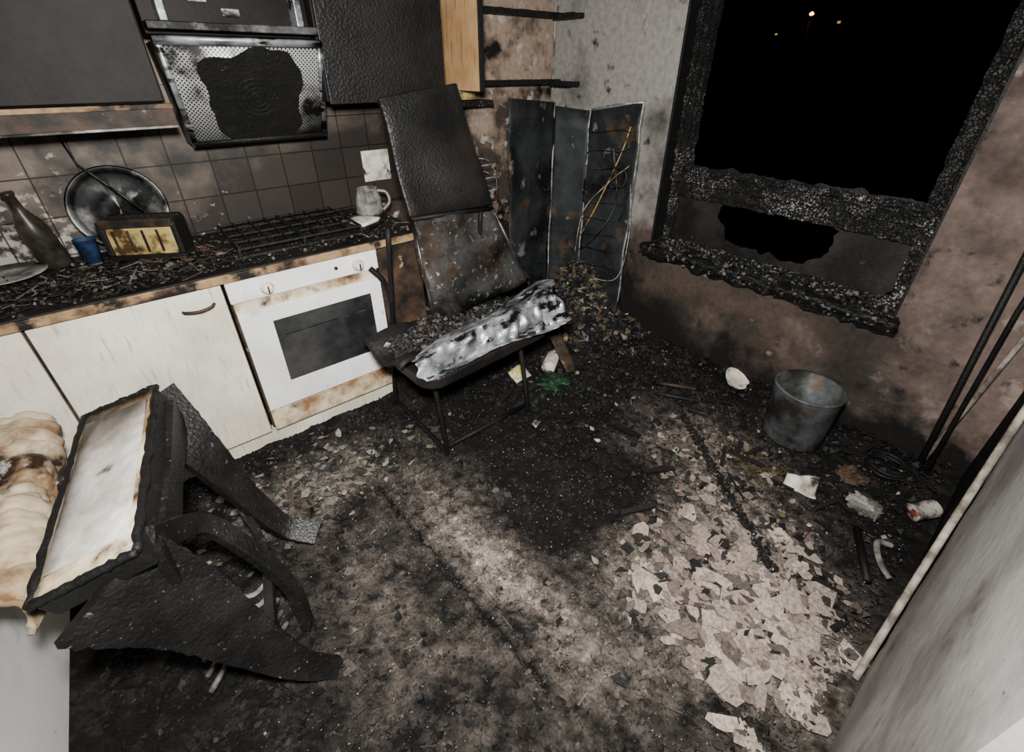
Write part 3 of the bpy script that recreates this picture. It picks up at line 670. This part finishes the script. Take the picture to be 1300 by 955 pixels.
slab('side_sheet',[(-1.07,-.62,.97),(-1.00,-.42,.97),(-.80,-.45,.52),(-.86,-.68,.54)],.008,M['sheet'],ms,8,.02,5)
tube('top_rim',[(-1.53,-.632,1.0),(-1.3,-.635,.99),(-1.07,-.622,.97)],.009,M['charplain'],ms)
tube('left_rim',[(-1.527,-.636,1.0),(-1.515,-.67,.75),(-1.50,-.706,.48)],.006,M['steel'],ms)
tube('right_rim',[(-1.07,-.622,.97),(-.97,-.65,.75),(-.86,-.685,.54)],.008,M['steel'],ms)
# curled silver sheet draped over the seat front: bent band, creased, flaring and hanging at right end
A=Vector((-1.78,-1.03,.50)); B=Vector((-.94,-.99,.565)); nu,nv=90,24; vs=[];fs=[]
d=(B-A).normalized(); side=Vector((d.y,-d.x,0)).normalized(); up=Vector((0,0,1))
for i in range(nu+1):
    t=i/nu; c=A.lerp(B,t)+up*(.012*math.sin(t*6)); w_=.105+.14*t+.02*math.sin(t*9)
    for j in range(nv+1):
        v=j/nv
        if v<.35: px=-w_*.50*(1-v/.35); pz=w_*.40-(.35-v)*w_*.35
        elif v<.8: a=(v-.35)/.45; px=w_*.20*math.sin(a*1.4); pz=w_*.40-w_*.72*a
        else: a=(v-.8)/.2; px=w_*.20+w_*.24*a; pz=-w_*.32-w_*.03*a+w_*.10*a*a
        cr=abs(N3(t*11+v*2,v*2.2,4))*2-.5
        k=.022*cr*(.35+t)+.012*FB(t*25,v*7,1)*(.3+t)
        end=(.12*N3(v*4,3.3) if i>nu-4 else 0)-(.05*N3(v*4,9.1) if i<3 else 0)
        vs.append(c+side*(px+k)+up*(pz+k*.6)+d*end)
for i in range(nu):
    for j in range(nv): k=i*(nv+1)+j; fs.append((k,k+1,k+nv+2,k+nv+1))
cs_=mesh('curled_metal_sheet',vs,fs,M['silver'],None,True); s=cs_.modifiers.new('s','SOLIDIFY'); s.thickness=.003
slab('charred_tray',[(-1.88,-.74,.55),(-1.52,-.72,.515),(-1.55,-.92,.50),(-1.84,-1.0,.51)],.02,M['char'],ch,14,.06,9)
S6=Soup()
for i in range(1500):
    x=random.uniform(-1.82,-1.05); y=random.uniform(-.95,-.72)
    c=random.choice(((.008,.008,.008),(.012,.011,.01),(.007,.006,.006),(.03,.027,.024),(.08,.075,.07),(.03,.018,.013),(.008,.008,.008)))
    if random.random()<.006: c=random.choice(((.2,.05,.04),(.10,.16,.10),(.3,.3,.3)))
    (S6.shard if random.random()<.4 else S6.lump)((x,y,.485+random.uniform(0,.03)+(.045 if x<-1.5 else 0)),random.uniform(.005,.018),c)
S6.make('ash_lumps',M['vshard'],ch)

# ================================================================ OVERTURNED STOOL (foreground)
st=group('overturned_stool')
T1=Vector((-2.59,-.88,.715));T2=Vector((-2.69,-1.52,.705));T3=Vector((-2.89,-1.45,.63));T4=Vector((-2.79,-.79,.64))
nS=((T2-T1).cross(T4-T1)).normalized()
if nS.z<0: nS=-nS
dn=-nS*.055
slab('white_underside',[T4+nS*.008,T1+nS*.008,T2+nS*.008,T3+nS*.008],.008,M['scorched'],st,6,.004)
def inset(k):
    c=(T1+T2+T3+T4)/4; return [c+(t-c)*k for t in (T4,T1,T2,T3)]
slab('white_panel',[p+nS*.014 for p in inset(.82)],.006,M['smudged'],st,4,.002)
q=[T1,T2,T3,T4]
vs=[p for p in q]+[p+dn for p in q]
o=mesh('box_frame',vs,[(0,1,2,3),(4,7,6,5),(0,4,5,1),(1,5,6,2),(2,6,7,3),(3,7,4,0)],M['char'],st); bev(o,.008)
for k in range(4):
    a_,b_=q[k]+nS*.01,q[(k+1)%4]+nS*.01; nn=26
    P=[a_.lerp(b_,i/nn)+Vector((.006*N3(i*.9,k,1),.006*N3(i*.9,k,5),.006*N3(i*.9,k,8))) for i in range(nn+1)]
    tube('rim_%d'%(k+1),P,.01,M['char'],st,8,[.010*(1+.5*N3(i*1.3,k*3,2)) for i in range(nn+1)])
def blade(nm,pts,ws,th,mt,wdir):
    C=bez(pts,48); n=len(C); vs=[];fs=[]
    for i,c in enumerate(C):
        t=i/(n-1)*(len(ws)-1); a=int(min(t,len(ws)-2)); w=ws[a]+(ws[a+1]-ws[a])*(t-a)
        tan=(C[min(i+1,n-1)]-C[max(i-1,0)]).normalized(); wd=(wdir-tan*wdir.dot(tan)).normalized(); nn=tan.cross(wd)
        for a_,b_ in ((-1,-1),(1,-1),(1,1),(-1,1)):
            ww=w*(1+.06*N3(i*.8,a_*3,len(nm))); vs.append(c+wd*ww*.5*a_+nn*th*.5*b_)
    for i in range(n-1):
        for k in range(4): fs.append((4*i+k,4*i+(k+1)%4,4*i+4+(k+1)%4,4*i+4+k))
    fs+=[(3,2,1,0),(4*n-4,4*n-3,4*n-2,4*n-1)]
    o=mesh(nm,vs,fs,mt,st); return o
M['leg']=grime('charred_stool_wood',(.004,.0038,.0036),(.011,.010,.009),scale=8,rough=.42,bump=.6,bscale=110,spec=.4,layers=[((.12,.115,.11),70,.64,.72)])
A1=Vector((-2.36,-1.12,.03)); B1=Vector((-2.44,-1.62,.03))
blade('leg_far',[T1.lerp(T4,.3)+dn*.5,(-2.56,-.96,.50),(-2.49,-1.02,.27),(-2.42,-1.07,.10),A1+Vector((.03,-.01,.01))],[.20,.13,.085,.07,.08],.03,M['leg'],Vector((.5,.6,.3)))
blade('leg_near',[T2.lerp(T3,.45)+dn*.6,(-2.68,-1.50,.47),(-2.60,-1.54,.27),(-2.52,-1.59,.11),B1],[.24,.18,.12,.07,.05],.03,M['leg'],Vector((.5,.3,.6)))
blade('leg_middle',[T2+dn*.5+Vector((0,.05,0)),(-2.60,-1.32,.52),(-2.52,-1.36,.36),(-2.47,-1.40,.18),(-2.47,-1.44,.03)],[.07,.05,.045,.04,.045],.028,M['leg'],Vector((.3,.6,.3)))
blade('stretcher',[(-2.52,-1.0,.20),(-2.50,-1.2,.19),(-2.55,-1.5,.21)],[.04,.035,.04],.025,M['leg'],Vector((0,0,1)))
blade('apron',[T1+dn+Vector((0,-.02,-.04)),(T1+T2)/2+dn+Vector((0,0,-.04)),T2+dn+Vector((0,.02,-.04))],[.12,.09,.12],.02,M['leg'],Vector((0,0,1)))
for i in range(5):
    y=-1.25-.05*i; tube('torn_strap_%d'%(i+1),bez([(-2.75,y,.03),(-2.66,y+.05,.06),(-2.58,y+.02,.04),(-2.52,y+.06,.03)]),.009,M['grey'],st,6)

# ================================================================ MELTED APPLIANCE at left
wm=group('melted_washing_machine')
box('body',(XL+.03,-.60,0),(-3.07,-1.95,.555),M['white'],wm,.02)
box('side_seam',(-3.071,-.9,.05),(-3.067,-.905,.52),M['charplain'],wm,0)
nu,nv=110,44; vs=[];fs=[]
for i in range(nu+1):
    t=i/nu; y=-.58-.80*t
    for j in range(nv+1):
        v=j/nv; xe=-2.95
        if v<.5: x=-3.38+ (v/.5)*(xe+3.38); z=.60; nx_=0
        else:
            a=(v-.5)/.5*math.pi*.8; x=xe+.035*math.sin(a); z=.60-.06*(1-math.cos(a)); nx_=math.sin(a)
        rib=.007*math.sin(y*95+1.5*FB(x,y,0,4)+v*3)*(1 if y>-1.0 else .4)
        n=.030*FB(x,y,z,8)+.012*FB(x,y,z,22)
        edge=min(1,t*12,(1-t)*12)
        vs.append((x+nx_*(rib+n)-.02*(1-edge),y,z+(1-nx_*.6)*(rib+n)+.012))
for i in range(nu):
    for j in range(nv): k=i*(nv+1)+j; fs.append((k,k+1,k+nv+2,k+nv+1))
o=mesh('melted_top',vs,fs,M['melt'],wm,True); s=o.modifiers.new('s','SOLIDIFY'); s.thickness=.012

# ================================================================ FLOOR OBJECTS
bn=group('waste_bin')
lathe('bin_wall',[(0,.012),(.125,.012),(.128,.02),(.138,.29),(.142,.295),(.142,.288)],(-.325,-2.04,.02),M['binm'],bn,40,warp=.05,th=.004)
lathe('bin_rim',[(.138,.28),(.144,.285),(.144,.295),(.137,.298),(.135,.29)],(-.325,-2.04,.02),M['binm'],bn,40,warp=.05)
p1=Vector((-.12,-2.50,.02)); 
def ext(a,b,t): return a+(b-a)*t
tube('charred_pole',[p1,ext(p1,Vector((-.04,-2.44,.98)),.5),ext(p1,Vector((-.04,-2.44,.98)),1.3)],.012,M['char'])
tube('charred_pole',[p1+Vector((-.02,-.03,0)),Vector((-.06,-2.50,.80)),Vector((-.05,-2.50,1.25))],.009,M['charplain'])
tube('broom_handle',[Vector((-.09,-2.50,.02)),Vector((-.045,-2.555,.70)),Vector((-.03,-2.58,1.1))],.010,M['greywood'])
hp=[]
for i in range(60):
    a=i/60*2*math.pi*2.3; hp.append((-.24+(.07+.012*N3(i*.2,1))*math.cos(a),-2.41+.075*math.sin(a),.035+.012*i/20))
tube('coiled_hose',hp,.007,M['char'],None,8)
ry=Matrix.Rotation(math.radians(80),3,'Y')
lathe('white_plastic_bottle',[(0,0),(.035,0),(.04,.01),(.04,.12),(.02,.15),(.018,.18),(0,.18)],(-.90,-.90,.06),M['paper'],None,24,warp=.1,axis=Matrix.Rotation(.5,3,'Z')@ry)
lathe('broken_bowl',[(0,0),(.03,0),(.055,.03),(.065,.06),(.06,.06),(.05,.032),(.025,.008),(0,.008)],(-.20,-1.66,.06),M['paper'],None,28,warp=.25,axis=Matrix.Rotation(.4,3,'X'))
def crumple(nm,c,r,mt,fl=.5):
    import bmesh
    bm=bmesh.new(); bmesh.ops.create_icosphere(bm,subdivisions=4,radius=1)
    for v in bm.verts:
        k=1+.5*FB(v.co.x+c[0]*5,v.co.y,v.co.z,2.5); v.co=Vector((v.co.x*r*k+c[0],v.co.y*r*k+c[1],v.co.z*r*fl*k+c[2]))
    me=D.meshes.new(nm); bm.to_mesh(me); bm.free(); me.materials.append(mt); return link(D.objects.new(nm,me))
crumple('crumpled_green_bag',(-.95,-1.0,.05),.08,M['green'],.35)
crumple('crumpled_foil',(-.56,-2.42,.05),.055,M['grey'],.35)
crumple('burnt_loaf',(-.42,-2.33,.05),.05,M['scorchdark'],.5)
slab('yellow_packet',[(-1.10,-.78,.06),(-.99,-.76,.065),(-1.0,-.87,.05),(-1.11,-.87,.045)],.012,M['packet'],None,6,.015,12)
slab('magazine',[(-.70,-2.16,.05),(-.61,-2.14,.06),(-.58,-2.25,.05),(-.66,-2.28,.045)],.006,M['paper'],None,10,.06,14)
slab('food_packet',[(-1.28,-1.19,.045),(-1.24,-1.17,.045),(-1.23,-1.20,.04),(-1.28,-1.22,.04)],.006,M['red'],None,4,.01,12)
slab('scorched_board',[(-.80,-.80,.20),(-.73,-.83,.20),(-.75,-1.0,.04),(-.82,-.98,.04)],.012,M['scorchdark'],None,6,.006,8)
lathe('tin_can',[(0,0),(.034,0),(.036,.004),(.035,.006),(.035,.09),(.036,.092),(.034,.096),(0,.094)],(-.47,-2.55,.06),M['red'],None,24,warp=.15,axis=Matrix.Rotation(-.6,3,'Z')@ry)
pf=group('broken_wood_frame')
for i,(a,b) in enumerate((((-.50,-1.36),(-.38,-1.55)),((-.38,-1.55),(-.46,-1.62)),((-.58,-1.43),(-.46,-1.62)),((-.50,-1.36),(-.58,-1.43)))):
    tube('rail_%d'%(i+1),[(a[0],a[1],.04),(b[0],b[1],.045)],.010,M['scorchdark'],pf,6)
tube('curled_plastic_trim',bez([(-.68,-2.55,.04),(-.74,-2.51,.07),(-.81,-2.54,.06),(-.85,-2.585,.05)]),.010,M['grey'])
tube('charred_pipe',[(-.70,-2.44,.04),(-.92,-2.54,.05)],.013,M['charplain'])
tube('wall_cable',bez([(-.45,YN+.012,.86),(-.63,YN+.015,.67),(-.9,YN+.02,.40),(-1.1,YN+.02,.19),(-1.27,YN+.02,.03)]),.010,M['greywood'])

# ================================================================ OUTSIDE (night)
sg=group('street_lamp')
mo=emit('sodium_lamp',(1,.30,.05),14)
lathe('lamp_head',[(0,-.06),(.06,-.035),(.07,0),(.03,.04),(0,.05)],(16.9,5.5,3.1),mo,sg,16)
tube('lamp_post',[(16.9,5.5,-6),(16.9,5.5,2.9)],.06,M['charplain'],sg)
bd=group('distant_building')
box('block',(30,2,-8),(34,22,9),M['charplain'],bd,0)
ml=emit('lit_window',(1,.5,.18),.6)
for i,(y,z,w_) in enumerate(((14.5,5.3,.3),(17.5,5.5,.15),(12.0,5.4,.25),(12.5,3.2,.12),(9.3,3.6,.15),(11.0,5.7,.2))): box('lit_window_%d'%(i+1),(29.97,y,z),(29.99,y+w_,z+w_*.7),ml,bd,0)

# ================================================================ LIGHTS, WORLD, CAMERA
w=D.worlds.new('night'); bpy.context.scene.world=w; w.use_nodes=True
w.node_tree.nodes['Background'].inputs[0].default_value=(.01,.012,.018,1); w.node_tree.nodes['Background'].inputs[1].default_value=.05
def area(name,loc,tgt,size,e,col=(1,1,1)):
    l=D.lights.new(name,'AREA'); l.energy=e; l.size=size; l.color=col; o=D.objects.new(name,l); o.location=loc
    o.rotation_euler=(Vector(tgt)-Vector(loc)).to_track_quat('-Z','Y').to_euler(); return link(o)
area('camera_flash',(-2.44,-2.40,1.80),(-1.3,-.9,.75),.16,150,(1,.985,.96))
area('bounce_fill',(-1.9,-1.5,2.45),(-1.9,-1.4,0),1.2,8,(1,.95,.9))  # added fill lamp, stands in for flash bounced off the ceiling
cam=D.cameras.new('camera'); cam.lens=16; cam.sensor_width=36; cam.shift_y=-.0346; cam.clip_start=.02
co=D.objects.new('camera',cam); co.location=(-2.46,-2.47,1.58); co.rotation_euler=(math.radians(59),0,math.radians(-39.4)); link(co)
bpy.context.scene.camera=co
